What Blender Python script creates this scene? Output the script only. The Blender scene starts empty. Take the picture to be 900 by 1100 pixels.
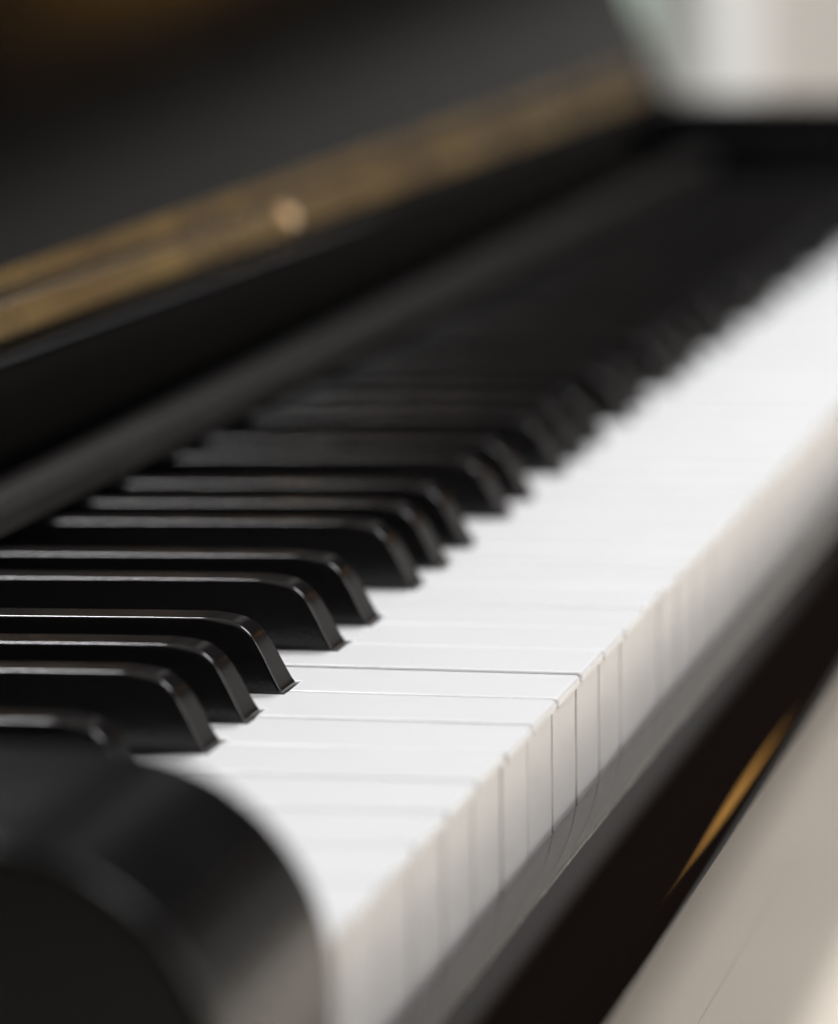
import bpy, bmesh, math, random
from mathutils import Vector
random.seed(7)
C = bpy.context.scene.collection
KEYZ = 730.0                       # height of the white key tops above the floor, mm
W = 23.5                           # white key pitch, mm
# mm coordinates: x towards the player, y along the keyboard from bass to treble, z up from the key tops


def P(x, y, z):
    return Vector((x / 1000.0, y / 1000.0, (z + KEYZ) / 1000.0))


# ------------------------------------------------------------------ materials
def mat(name, col, rough=0.5, metal=0.0, ior=1.5, coat=0.0, bump=None, mottled=None, rvar=None, spec=None):
    m = bpy.data.materials.new(name)
    m.use_nodes = True
    nt = m.node_tree
    b = nt.nodes['Principled BSDF']
    b.inputs['Base Color'].default_value = (*col, 1)
    b.inputs['Roughness'].default_value = rough
    b.inputs['Metallic'].default_value = metal
    b.inputs['IOR'].default_value = ior
    if spec is not None:
        b.inputs['Specular IOR Level'].default_value = spec
    if coat:
        b.inputs['Coat Weight'].default_value = coat
        b.inputs['Coat Roughness'].default_value = 0.02
    tc = nt.nodes.new('ShaderNodeTexCoord')
    if mottled:
        amt, sc = mottled
        n = nt.nodes.new('ShaderNodeTexNoise')
        n.inputs['Scale'].default_value = sc
        n.inputs['Detail'].default_value = 5
        nt.links.new(tc.outputs['Object'], n.inputs['Vector'])
        r = nt.nodes.new('ShaderNodeValToRGB')
        r.color_ramp.elements[0].position = 0.3
        r.color_ramp.elements[1].position = 0.7
        r.color_ramp.elements[0].color = (*[c * (1 - amt) for c in col], 1)
        r.color_ramp.elements[1].color = (*[min(1, c * (1 + amt)) for c in col], 1)
        nt.links.new(n.outputs['Fac'], r.inputs['Fac'])
        nt.links.new(r.outputs['Color'], b.inputs['Base Color'])
    if rvar:
        n = nt.nodes.new('ShaderNodeTexNoise')
        n.inputs['Scale'].default_value = rvar[1]
        n.inputs['Detail'].default_value = 6
        nt.links.new(tc.outputs['Object'], n.inputs['Vector'])
        mr = nt.nodes.new('ShaderNodeMapRange')
        mr.inputs['To Min'].default_value = max(0, rough - rvar[0])
        mr.inputs['To Max'].default_value = rough + rvar[0]
        nt.links.new(n.outputs['Fac'], mr.inputs['Value'])
        nt.links.new(mr.outputs['Result'], b.inputs['Roughness'])
    if bump:
        st, sc = bump
        n = nt.nodes.new('ShaderNodeTexNoise')
        n.inputs['Scale'].default_value = sc
        n.inputs['Detail'].default_value = 4
        nt.links.new(tc.outputs['Object'], n.inputs['Vector'])
        bp = nt.nodes.new('ShaderNodeBump')
        bp.inputs['Strength'].default_value = st
        bp.inputs['Distance'].default_value = 0.0005
        nt.links.new(n.outputs['Fac'], bp.inputs['Height'])
        nt.links.new(bp.outputs['Normal'], b.inputs['Normal'])
    return m


M = {
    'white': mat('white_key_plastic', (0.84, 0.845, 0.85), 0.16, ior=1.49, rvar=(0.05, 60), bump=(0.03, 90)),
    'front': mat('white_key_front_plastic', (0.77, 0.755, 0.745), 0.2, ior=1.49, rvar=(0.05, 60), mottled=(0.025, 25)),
    'ebony': mat('black_key_satin', (0.009, 0.008, 0.008), 0.16, ior=1.58, rvar=(0.05, 200), bump=(0.05, 1500)),
    'lacquer': mat('black_polished_lacquer', (0.002, 0.0018, 0.0018), 0.04, ior=1.3, rvar=(0.02, 40)),
    'flap': mat('black_polished_lid', (0.003, 0.0027, 0.0027), 0.13, ior=1.30, rvar=(0.03, 20)),
    'rail': mat('dark_satin_rail', (0.017, 0.015, 0.0135), 0.42, rvar=(0.06, 40)),
    'slip': mat('black_polished_keyslip', (0.007, 0.0042, 0.0036), 0.03, ior=2.2, rvar=(0.02, 60), bump=(0.008, 40)),
    'satin': mat('black_satin_wood', (0.003, 0.003, 0.0035), 0.26, ior=1.38, rvar=(0.05, 50)),
    'felt': mat('dark_key_bed', (0.02, 0.017, 0.015), 0.9),
    'brass': mat('brushed_brass', (0.82, 0.47, 0.17), 0.28, metal=1.0, rvar=(0.12, 30), mottled=(0.45, 14)),
    'screw': mat('polished_brass', (0.95, 0.72, 0.45), 0.13, metal=1.0),
    'table': mat('beige_table', (0.66, 0.595, 0.51), 0.45, mottled=(0.03, 9), bump=(0.05, 500)),
    'floor': mat('beige_floor', (0.47, 0.42, 0.36), 0.55, mottled=(0.05, 6)),
}



def dust(m, scale, radius, col=(0.30, 0.28, 0.26), rnd=1.0):
    """sparse specks of pale dust lying on a surface"""
    nt = m.node_tree
    b = nt.nodes['Principled BSDF']
    g = nt.nodes.new('ShaderNodeNewGeometry')
    mp = nt.nodes.new('ShaderNodeMapping')
    mp.inputs['Scale'].default_value = (1, 1, 0)
    nt.links.new(g.outputs['Position'], mp.inputs['Vector'])
    v = nt.nodes.new('ShaderNodeTexVoronoi')
    v.inputs['Scale'].default_value = scale
    v.inputs['Randomness'].default_value = rnd
    nt.links.new(mp.outputs['Vector'], v.inputs['Vector'])
    lt = nt.nodes.new('ShaderNodeMath')
    lt.operation = 'LESS_THAN'
    nt.links.new(v.outputs['Distance'], lt.inputs[0])
    lt.inputs[1].default_value = radius * scale
    mx = nt.nodes.new('ShaderNodeMix')
    mx.data_type = 'RGBA'
    mx.inputs['A'].default_value = b.inputs['Base Color'].default_value
    mx.inputs['B'].default_value = (*col, 1)
    nt.links.new(lt.outputs[0], mx.inputs['Factor'])
    nt.links.new(mx.outputs['Result'], b.inputs['Base Color'])


dust(M['slip'], 75, 0.00011)
dust(M['ebony'], 210, 0.00005, (0.16, 0.15, 0.14))
dust(M['flap'], 60, 0.00015)

# ------------------------------------------------------------------ helpers


def link(name, bm, m, parent=None, loc=None, smooth=True):
    bmesh.ops.recalc_face_normals(bm, faces=bm.faces[:])
    if smooth:
        for ed in bm.edges:
            if len(ed.link_faces) == 2 and ed.calc_face_angle(0) > math.radians(32):
                ed.smooth = False
    me = bpy.data.meshes.new(name)
    bm.to_mesh(me)
    bm.free()
    me.materials.append(m)
    for p in me.polygons:
        p.use_smooth = smooth
    o = bpy.data.objects.new(name, me)
    C.objects.link(o)
    if loc is not None:
        o.location = loc
    if parent:
        o.parent = parent
    if smooth:
        w = o.modifiers.new('weighted', 'WEIGHTED_NORMAL')
        w.weight = 80
        w.keep_sharp = True
    return o


def inset(poly, d):
    """poly CCW list of (x, y); returns the polygon moved inwards by d (mitred)"""
    out = []
    n = len(poly)
    for i in range(n):
        a, b, c = poly[i - 1], poly[i], poly[(i + 1) % n]
        e1 = Vector((b[0] - a[0], b[1] - a[1])).normalized()
        e2 = Vector((c[0] - b[0], c[1] - b[1])).normalized()
        n1 = Vector((-e1.y, e1.x))
        n2 = Vector((-e2.y, e2.x))
        mm = n1 + n2
        mm = mm / max(0.2, (1 + n1.dot(n2)))
        dd = d[i] if isinstance(d, (list, tuple)) else d
        out.append((b[0] + mm.x * dd, b[1] + mm.y * dd))
    return out


def loft(bm, loops, cap0=True, cap1=True):
    vs = [[bm.verts.new(p) for p in lp] for lp in loops]
    n = len(vs[0])
    for a, b in zip(vs[:-1], vs[1:]):
        for i in range(n):
            bm.faces.new((a[i], a[(i + 1) % n], b[(i + 1) % n], b[i]))
    if cap0:
        bm.faces.new(vs[0][::-1])
    if cap1:
        bm.faces.new(vs[-1])


def prism_y(bm, prof, y0, y1, r=0.0, r0=None, r1=None):
    """extrude an (x, z) profile along y, with rounded ends of radius r"""
    area = sum(prof[i - 1][0] * prof[i][1] - prof[i][0] * prof[i - 1][1] for i in range(len(prof)))
    if area < 0:
        prof = prof[::-1]
    r0 = r if r0 is None else r0
    r1 = r if r1 is None else r1
    L = []
    if r0 > 0:
        for k in range(0, 6):
            t = k / 5 * math.pi / 2
            L.append([P(x, y0 + r0 * (1 - math.sin(t)), z) for x, z in inset(prof, r0 * (1 - math.cos(t)))][:])
        L = L[::-1]
        # start at the flat end (largest inset)
    else:
        L.append([P(x, y0, z) for x, z in prof])
    if r0 > 0:
        L = []
        for k in range(0, 6):
            t = k / 5 * math.pi / 2
            L.append([P(x, y0 + r0 * (1 - math.cos(t)), z) for x, z in inset(prof, r0 * (1 - math.sin(t)))])
    if r1 > 0:
        for k in range(0, 6):
            t = k / 5 * math.pi / 2
            L.append([P(x, y1 - r1 * (1 - math.cos(math.pi / 2 - t)), z) for x, z in inset(prof, r1 * (1 - math.sin(math.pi / 2 - t)))])
    else:
        L.append([P(x, y1, z) for x, z in prof])
    loft(bm, L)


def box(bm, x0, x1, y0, y1, z0, z1, r=1.0):
    prism_y(bm, [(x0, z0), (x1, z0), (x1, z1), (x0, z1)], y0, y1, r)


def arc(cx, cz, r, a0, a1, n):
    return [(cx + r * math.cos(math.radians(a0 + (a1 - a0) * i / n)), cz + r * math.sin(math.radians(a0 + (a1 - a0) * i / n))) for i in range(n + 1)]


def tag(o, label, cat=None, group=None, kind=None):
    if label:
        o['label'] = label
    if cat:
        o['category'] = cat
    if group:
        o['group'] = group
    if kind:
        o['kind'] = kind
    return o


# ------------------------------------------------------------------ the piano
piano = bpy.data.objects.new('piano', None)
C.objects.link(piano)
tag(piano, 'polished black upright piano with its keyboard lid open, seen from the bass end', 'piano')

CENT = {'C#': (1, -2.3), 'D#': (2, 2.3), 'F#': (4, -3.2), 'G#': (5, 0.0), 'A#': (6, 3.2)}
blacks = [(0, 'A#')] + [(o, n) for o in range(1, 8) for n in ('C#', 'D#', 'F#', 'G#', 'A#')]
bpos = []
for o_, n_ in blacks:
    a, b = CENT[n_]
    bpos.append((2 + 7 * (o_ - 1) + a) * W + b)

HEAD = -49.3
TAIL = -160.0
NOTCH = 6.5


def white_plan(y0, y1, n):
    """CCW outline (x, y) of white key number n between its two seams"""
    l0 = l1 = None
    for c in bpos:
        if abs(c - n * W) < 6:
            l0 = c + NOTCH
        if abs(c - (n + 1) * W) < 6:
            l1 = c - NOTCH
    r = 1.3
    fr = [(-r + r * math.sin(t), y0 + r - r * math.cos(t)) for t in [math.pi / 2 * k / 5 for k in range(6)]]
    fr += [(-r + r * math.cos(t), y1 - r + r * math.sin(t)) for t in [math.pi / 2 * k / 5 for k in range(6)]]
    pts = []
    if l0:
        pts += [(TAIL, l0), (HEAD, l0), (HEAD, y0)]
    else:
        pts += [(TAIL, y0)]
    pts += fr
    if l1:
        pts += [(HEAD, y1), (HEAD, l1), (TAIL, l1)]
    else:
        pts += [(TAIL, y1)]
    return pts


special_gap = {8: 0.55, 7: 0.3, 9: 0.12}
lift = {9: 0.28}
for n in range(52):
    g0 = 0.30 + random.uniform(-0.08, 0.1) + special_gap.get(n, 0) / 2
    g1 = 0.30 + random.uniform(-0.08, 0.1) + special_gap.get(n + 1, 0) / 2
    y0, y1 = n * W + g0, (n + 1) * W - g1
    dz = random.uniform(-0.10, 0.10) + lift.get(n, 0)
    dx = random.uniform(-0.2, 0.2)
    pl = white_plan(y0, y1, n)
    bm = bmesh.new()
    L = []
    R = 0.7
    for k in range(6):
        t = math.pi / 2 * k / 5
        L.append([P(x + dx, y, dz - R * (1 - math.cos(t))) for x, y in inset(pl, R * (1 - math.sin(t)))])
    L.append([P(x + dx, y, dz - 1.7) for x, y in pl])
    L.append([P(x + dx, y, dz - 2.0) for x, y in inset(pl, 0.3)])
    loft(bm, L)
    # wooden body under the plastic top, set back from the lip
    body = [(min(x, -4.0), y) for x, y in inset(pl, 0.35)]
    # strip duplicate points produced by the clamp
    bb = []
    for q in body:
        if not bb or (abs(q[0] - bb[-1][0]) + abs(q[1] - bb[-1][1])) > 1e-4:
            bb.append(q)
    loft(bm, [[P(x + dx, y, dz - 1.95) for x, y in bb], [P(x + dx, y, dz - 25) for x, y in bb]])
    key = link('white_key', bm, M['white'], piano)
    key['group'] = 'white keys of the piano'
    # front plate
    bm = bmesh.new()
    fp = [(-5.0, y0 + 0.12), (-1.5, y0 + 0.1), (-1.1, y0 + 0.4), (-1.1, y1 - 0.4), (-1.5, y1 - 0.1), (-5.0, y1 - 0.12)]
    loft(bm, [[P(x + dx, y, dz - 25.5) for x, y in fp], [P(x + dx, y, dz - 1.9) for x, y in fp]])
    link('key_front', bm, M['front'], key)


def black_mesh():
    bm = bmesh.new()
    # side profile (x back from the tip, z)
    prof = [(-0.25, -6.0), (-0.25, 0.0), (-0.35, 0.45), (-1.0, 1.3)]
    prof = [(0.0, -6.0), (0.0, 0.25), (-0.55, 0.95), (-1.6, 2.9), (-3.1, 5.9), (-4.3, 8.1), (-5.2, 9.5), (-6.0, 10.5), (-6.9, 11.3), (-7.8, 11.9), (-8.9, 12.4),
            (-10.3, 12.75), (-12.0, 12.95), (-13.5, 13.03), (-15.0, 13.05), (-25, 12.95), (-60, 12.4), (-92, 11.9), (-92, -6.0)]
    # CCW in (x, z): going up the front then back -> make radius per vertex
    rad = []
    for x, z in prof:
        if x > -3.2:
            rad.append(0.45)
        elif x > -10.5:
            rad.append(0.45 + (-(x) - 3.1) / 7.4 * 1.15)
        else:
            rad.append(max(0.65, 1.6 - (-x - 10.5) * 0.22))
    n = len(prof)
    loops = []

    def wz(z):
        return 5.35 - 0.075 * max(z, 0)
    segs = 5
    for k in range(segs + 1):
        t = math.pi / 2 * k / segs
        ins = inset(prof, [r * (1 - math.sin(t)) for r in rad])
        loops.append([(x, -wz(z0) + r * (1 - math.cos(t)), z) for (x, z), (x0, z0), r in zip(ins, prof, rad)])
    for k in range(segs + 1):
        t = math.pi / 2 * (1 - k / segs)
        ins = inset(prof, [r * (1 - math.sin(t)) for r in rad])
        loops.append([(x, wz(z0) - r * (1 - math.cos(t)), z) for (x, z), (x0, z0), r in zip(ins, prof, rad)])
    loft(bm, [[Vector((x / 1000, y / 1000, z / 1000)) for x, y, z in lp] for lp in loops])
    return bm


bk = link('black_key', black_mesh(), M['ebony'], piano)
bk['group'] = 'black keys of the piano'
for i, c in enumerate(bpos):
    o = bk if i == 0 else bk.copy()
    if i:
        C.objects.link(o)
        o.parent = piano
    o.location = P(-50.0 + random.uniform(-0.25, 0.25), c + random.uniform(-0.15, 0.15), random.uniform(-0.15, 0.15))
    o.rotation_euler = (random.uniform(-.01, .01), 0, random.uniform(-.003, .003))

YE = 52 * W
# key bed under the keys
bm = bmesh.new()
box(bm, -400, -6, -60, YE + 62, -64, -27, 1)
link('key_bed', bm, M['felt'], piano)

# keyslip: polished convex rail in front of the keys


def slip_prof():
    x, z = 0.6, -22.3
    pts = [(x, z)]
    ang = 1.5
    while x < 31.6 + (z + 22) * 0.64 and ang < 70:
        x += math.cos(math.radians(ang)) * 0.3
        z -= math.sin(math.radians(ang)) * 0.3
        ang = 1.0 + 1.1 * x + 0.034 * x * x
        pts.append((x, z))
    return pts


sp = slip_prof()
xe, ze = sp[-1]
print('slip end', xe, ze, ang if False else '')
ZT = -64.0                          # table top
prof = sp + [(xe - 1.0, ze - 0.9), (2.0, ZT), (-5, ZT), (-5, -26), (0.2, -23.6)]
bm = bmesh.new()
prism_y(bm, prof, -62, YE + 62, 0)
link('keyslip', bm, M['slip'], piano)

# key blocks at both ends, quarter-round fronts
blk = [(-150, -26), (3.9, -22.5)] + arc(-27.5, -2.5, 31.6, 0, 90, 24) + [(-150, 29.6)]
bm = bmesh.new()
prism_y(bm, blk, -62, -1.6, 1.6)
link('key_block', bm, M['satin'], piano)
bm = bmesh.new()
prism_y(bm, blk, YE + 1.6, YE + 40, 1.2)
link('key_block', bm, M['satin'], piano)
# far arm of the case, a little higher than the key block
arm = [(-262, -64), (12, -64)] + arc(-24, 2, 36, 0, 90, 20) + [(-260, 38)]
bm = bmesh.new()
prism_y(bm, arm, YE + 41, YE + 78, 2)
link('case_arm', bm, M['lacquer'], piano)

# fallboard: lower strip, recess, small nose; lid flap leaning back from it with a brass hinge along its foot
fb = [(-147, 1.0), (-148.2, 5), (-149.6, 10), (-150.6, 15), (-151.0, 19), (-150.6, 23.5), (-149.4, 29), (-147.6, 34.5), (-146.6, 37.5)]
fb += arc(-148.6, 38.4, 2.0, -10, 80, 8) + [(-152, 41.0), (-190, 41.0), (-190, 1.0)]
fb = [(x + 4, z if z < 20 else z + 4) for x, z in fb[:-2]] + [(-190, 45.0), (-190, 1.0)]
bm = bmesh.new()
prism_y(bm, fb, 0.5, YE - 0.5, 0)
fall = link('fallboard', bm, M['lacquer'], piano)
rail = [(-127.0, 13.9)] + arc(-129.5, 17.6, 2.6, -20, 80, 6) + [(-138, 19.6), (-142.6, 18.0), (-142.6, 13.9)]
bm = bmesh.new()
prism_y(bm, rail, 0.6, YE - 0.6, 0)
link('key_strip', bm, M['rail'], piano)
t = math.radians(20.5)
bx, bz = -146.8, 45.2
FU = (-math.sin(t), math.cos(t))        # up along the flap
FN = (math.cos(t), math.sin(t))         # out of the flap


def FP(u, n):
    return (bx + FU[0] * u + FN[0] * n, bz + FU[1] * u + FN[1] * n)


flap = [FP(0, 0), FP(262, 0), FP(262, -20), FP(14, -20), FP(0, -6)]
bm = bmesh.new()
prism_y(bm, flap, 0.5, YE - 1, 1.5)
link('lid_flap', bm, M['flap'], piano)
# hinge
bm = bmesh.new()
for u0, u1 in ((0.4, 5.9), (10.1, 14.5)):
    prism_y(bm, [FP(u0, -0.2), FP(u1, -0.2), FP(u1, 1.1), FP(u0, 1.1)], 4, YE - 45, 0.3)
knb = bmesh.new()
prism_y(knb, [FP(7.6 + 1.7 * math.cos(math.radians(a)), 1.2 + 1.7 * math.sin(math.radians(a))) for a in range(0, 360, 20)], 4, YE - 45, 0.3)
hinge = link('hinge', bm, M['brass'], piano)
link('hinge_knuckle', knb, M['screw'], hinge)
for k in range(2):
    bm = bmesh.new()
    y = 101 + k * 492
    loops = []
    for rr, zz in ((2.6, 1.0), (2.5, 1.4), (2.2, 1.9), (1.6, 2.3), (0.8, 2.6), (0.3, 2.65)):
        lp = []
        for j in range(20):
            a = 2 * math.pi * j / 20
            x_, z_ = FP(3.3 + rr * math.cos(a), zz)
            lp.append(P(x_, y + rr * math.sin(a), z_))
        loops.append(lp)
    loft(bm, loops)
    link('hinge_screw', bm, M['screw'], hinge)

# upper case: shelf, front panel and cabinet behind the flap, lower panel below
bm = bmesh.new()
box(bm, -420, -262, -60, YE + 62, -64, 240, 3)
link('upper_cabinet', bm, M['lacquer'], piano)
# table the piano rests on
table = bpy.data.objects.new('table', None)
C.objects.link(table)
tag(table, 'smooth pale beige table top under the black front rail of the piano', 'table')
bm = bmesh.new()
box(bm, -520, 21.3, -420, 1500, -94, -64.05, 0.35)
link('table_top', bm, M['table'], table)
bm = bmesh.new()
box(bm, 21.42, 420, -420, 1500, -94, -64.05, 0.35)
link('table_leaf', bm, M['table'], table)
for x in (-490, 390):
    for y in (-390, 1470):
        bm = bmesh.new()
        box(bm, x - 30, x + 30, y - 30, y + 30, -KEYZ, -94.2, 2)
        link('leg', bm, M['table'], table)

# ------------------------------------------------------------------ the setting
bm = bmesh.new()
s = 9.0
vs = [bm.verts.new((x, y, 0)) for x, y in ((-s, -s), (s, -s), (s, s), (-s, s))]
bm.faces.new(vs)
fl = link('floor', bm, M['floor'], smooth=False)
fl['kind'] = 'structure'

# pale panels standing far behind the treble end


def panel(name, x0, x1, y, h, col, label, cat):
    bm = bmesh.new()
    z = -KEYZ
    box(bm, x0, x1, y, y + 40, z, z + h, 4)
    o = link(name, bm, mat(name + '_paint', col, 0.7, mottled=(0.06, 3)))
    tag(o, label, cat)
    return o


panel('partition_panel', -1900, -705, 4600, 960, (0.50, 0.60, 0.55), 'pale green blurred panel behind the far end of the piano lid', 'partition')
panel('partition_panel', -700, -585, 4640, 960, (0.72, 0.73, 0.73), 'pale grey blurred panel beside the green one behind the piano', 'partition')
panel('partition_panel', -580, -380, 4600, 960, (0.60, 0.565, 0.53), 'warm beige blurred panel at the top right corner behind the piano', 'partition')

# ------------------------------------------------------------------ light


def area(name, loc, target, size, power, col, sy=None):
    l = bpy.data.lights.new(name, 'AREA')
    l.shape = 'RECTANGLE'
    l.size = size
    l.size_y = sy or size
    l.energy = power
    l.color = col
    o = bpy.data.objects.new(name, l)
    C.objects.link(o)
    o.location = loc
    o.rotation_euler = (Vector(target) - Vector(loc)).to_track_quat('-Z', 'Y').to_euler()
    return o


area('ceiling_light', (-0.92, 1.3, 2.4), (0, 0.6, 0.73), 0.6, 58, (0.99, 0.985, 1.0))
area('front_fill', (1.7, 0.75, 1.5), (0, 0.5, 0.7), 1.0, 14.5, (1.0, 0.97, 0.945))  # added fill from the right, brightens the key fronts and table
area('shoulder_light', (0.75, 0.8, 2.1), (0, 0.6, 0.73), 0.6, 15, (0.98, 0.98, 1.0))  # added lamp for the highlights on the black key shoulders
area('amber_lamp', (4.12, 20.2, 3.98), (0, 0.3, 0.7), 0.55, 0.95, (1.0, 0.50, 0.12), 0.42)
area('background_light', (-2.4, 3.4, 1.3), (-0.7, 4.6, 0.5), 0.6, 62, (1.0, 0.99, 0.97))  # unseen lamp added to brighten the far panels

world = bpy.data.worlds.new('World')
bpy.context.scene.world = world
world.use_nodes = True
nt = world.node_tree
bg = nt.nodes['Background']
tc = nt.nodes.new('ShaderNodeTexCoord')
sx = nt.nodes.new('ShaderNodeSeparateXYZ')
nt.links.new(tc.outputs['Generated'], sx.inputs[0])


def math_node(op, a, b=None, clamp=False):
    n = nt.nodes.new('ShaderNodeMath')
    n.operation = op
    n.use_clamp = clamp
    for i, v in enumerate((a, b)):
        if v is None:
            continue
        if isinstance(v, (int, float)):
            n.inputs[i].default_value = v
        else:
            nt.links.new(v, n.inputs[i])
    return n.outputs[0]


def smooth(v, lo, hi):
    n = nt.nodes.new('ShaderNodeMapRange')
    n.interpolation_type = 'SMOOTHSTEP'
    n.inputs['From Min'].default_value = lo
    n.inputs['From Max'].default_value = hi
    nt.links.new(v, n.inputs['Value'])
    return n.outputs['Result']


# dim room glow, shaped for reflections: pale low, dark above a sloping line, light overhead
sl = math_node('SUBTRACT', sx.outputs['Z'], math_node('MULTIPLY', sx.outputs['X'], 0.36))
dark = smooth(sl, 0.026, 0.042)
low = math_node('MULTIPLY', math_node('SUBTRACT', 1.0, dark), 0.155)
low = math_node('MULTIPLY', low, math_node('ADD', 0.15, smooth(sx.outputs['Y'], -0.3, 0.3)))
top = math_node('MULTIPLY', smooth(sx.outputs['Z'], 0.6, 0.98), 0.32)
# narrow bright patch added ahead, for the grey strip mirrored in the keyslip
az = math_node('ARCTAN2', sx.outputs['X'], sx.outputs['Y'])
patch = math_node('MULTIPLY', smooth(az, -0.14, -0.09), math_node('SUBTRACT', 1.0, smooth(az, -0.06, 0.03)))
patch = math_node('MULTIPLY', patch, smooth(sx.outputs['Z'], 0.17, 0.23))
patch = math_node('MULTIPLY', patch, math_node('SUBTRACT', 1.0, smooth(sx.outputs['Z'], 0.4, 0.5)))
tot = math_node('ADD', math_node('ADD', math_node('ADD', low, top), math_node('MULTIPLY', patch, 0.16)), 0.004)
cc = nt.nodes.new('ShaderNodeVectorMath')
cc.operation = 'SCALE'
cc.inputs[0].default_value = (1.0, 0.96, 0.91)
nt.links.new(tot, cc.inputs['Scale'])
nt.links.new(cc.outputs[0], bg.inputs['Color'])
bg.inputs['Strength'].default_value = 1.0

# ------------------------------------------------------------------ camera
CX = (144.5616, -590.5103, 154.1457)
YAW, PITCH, ROLL, F = -0.21414, 0.15109, -0.011976, 4.89677
fwd = Vector((math.sin(YAW) * math.cos(PITCH), math.cos(YAW) * math.cos(PITCH), -math.sin(PITCH)))
right = Vector((math.cos(YAW), -math.sin(YAW), 0))
up = right.cross(fwd)
Rr = math.cos(ROLL) * right + math.sin(ROLL) * up
Uu = -math.sin(ROLL) * right + math.cos(ROLL) * up
cam = bpy.data.cameras.new('camera')
co = bpy.data.objects.new('camera', cam)
C.objects.link(co)
from mathutils import Matrix
m = Matrix((Rr, Uu, -fwd)).transposed().to_4x4()
m.translation = P(*CX)
co.matrix_world = m
cam.sensor_fit = 'VERTICAL'
cam.sensor_height = 36
cam.lens = 36 * F * 1000 / 1100
cam.clip_start = 0.02
cam.clip_end = 100
cam.dof.use_dof = True
foc = P(-10, 203, 0)
cam.dof.focus_distance = (foc - co.location).dot(fwd)
cam.dof.aperture_fstop = cam.lens / 18.0
cam.dof.aperture_blades = 0
sc = bpy.context.scene
sc.camera = co
sc.view_settings.view_transform = 'Standard'
sc.view_settings.look = 'None'
sc.view_settings.exposure = 0
sc.view_settings.gamma = 1
sc.render.engine = 'CYCLES'
sc.cycles.use_denoising = True
sc.cycles.max_bounces = 8
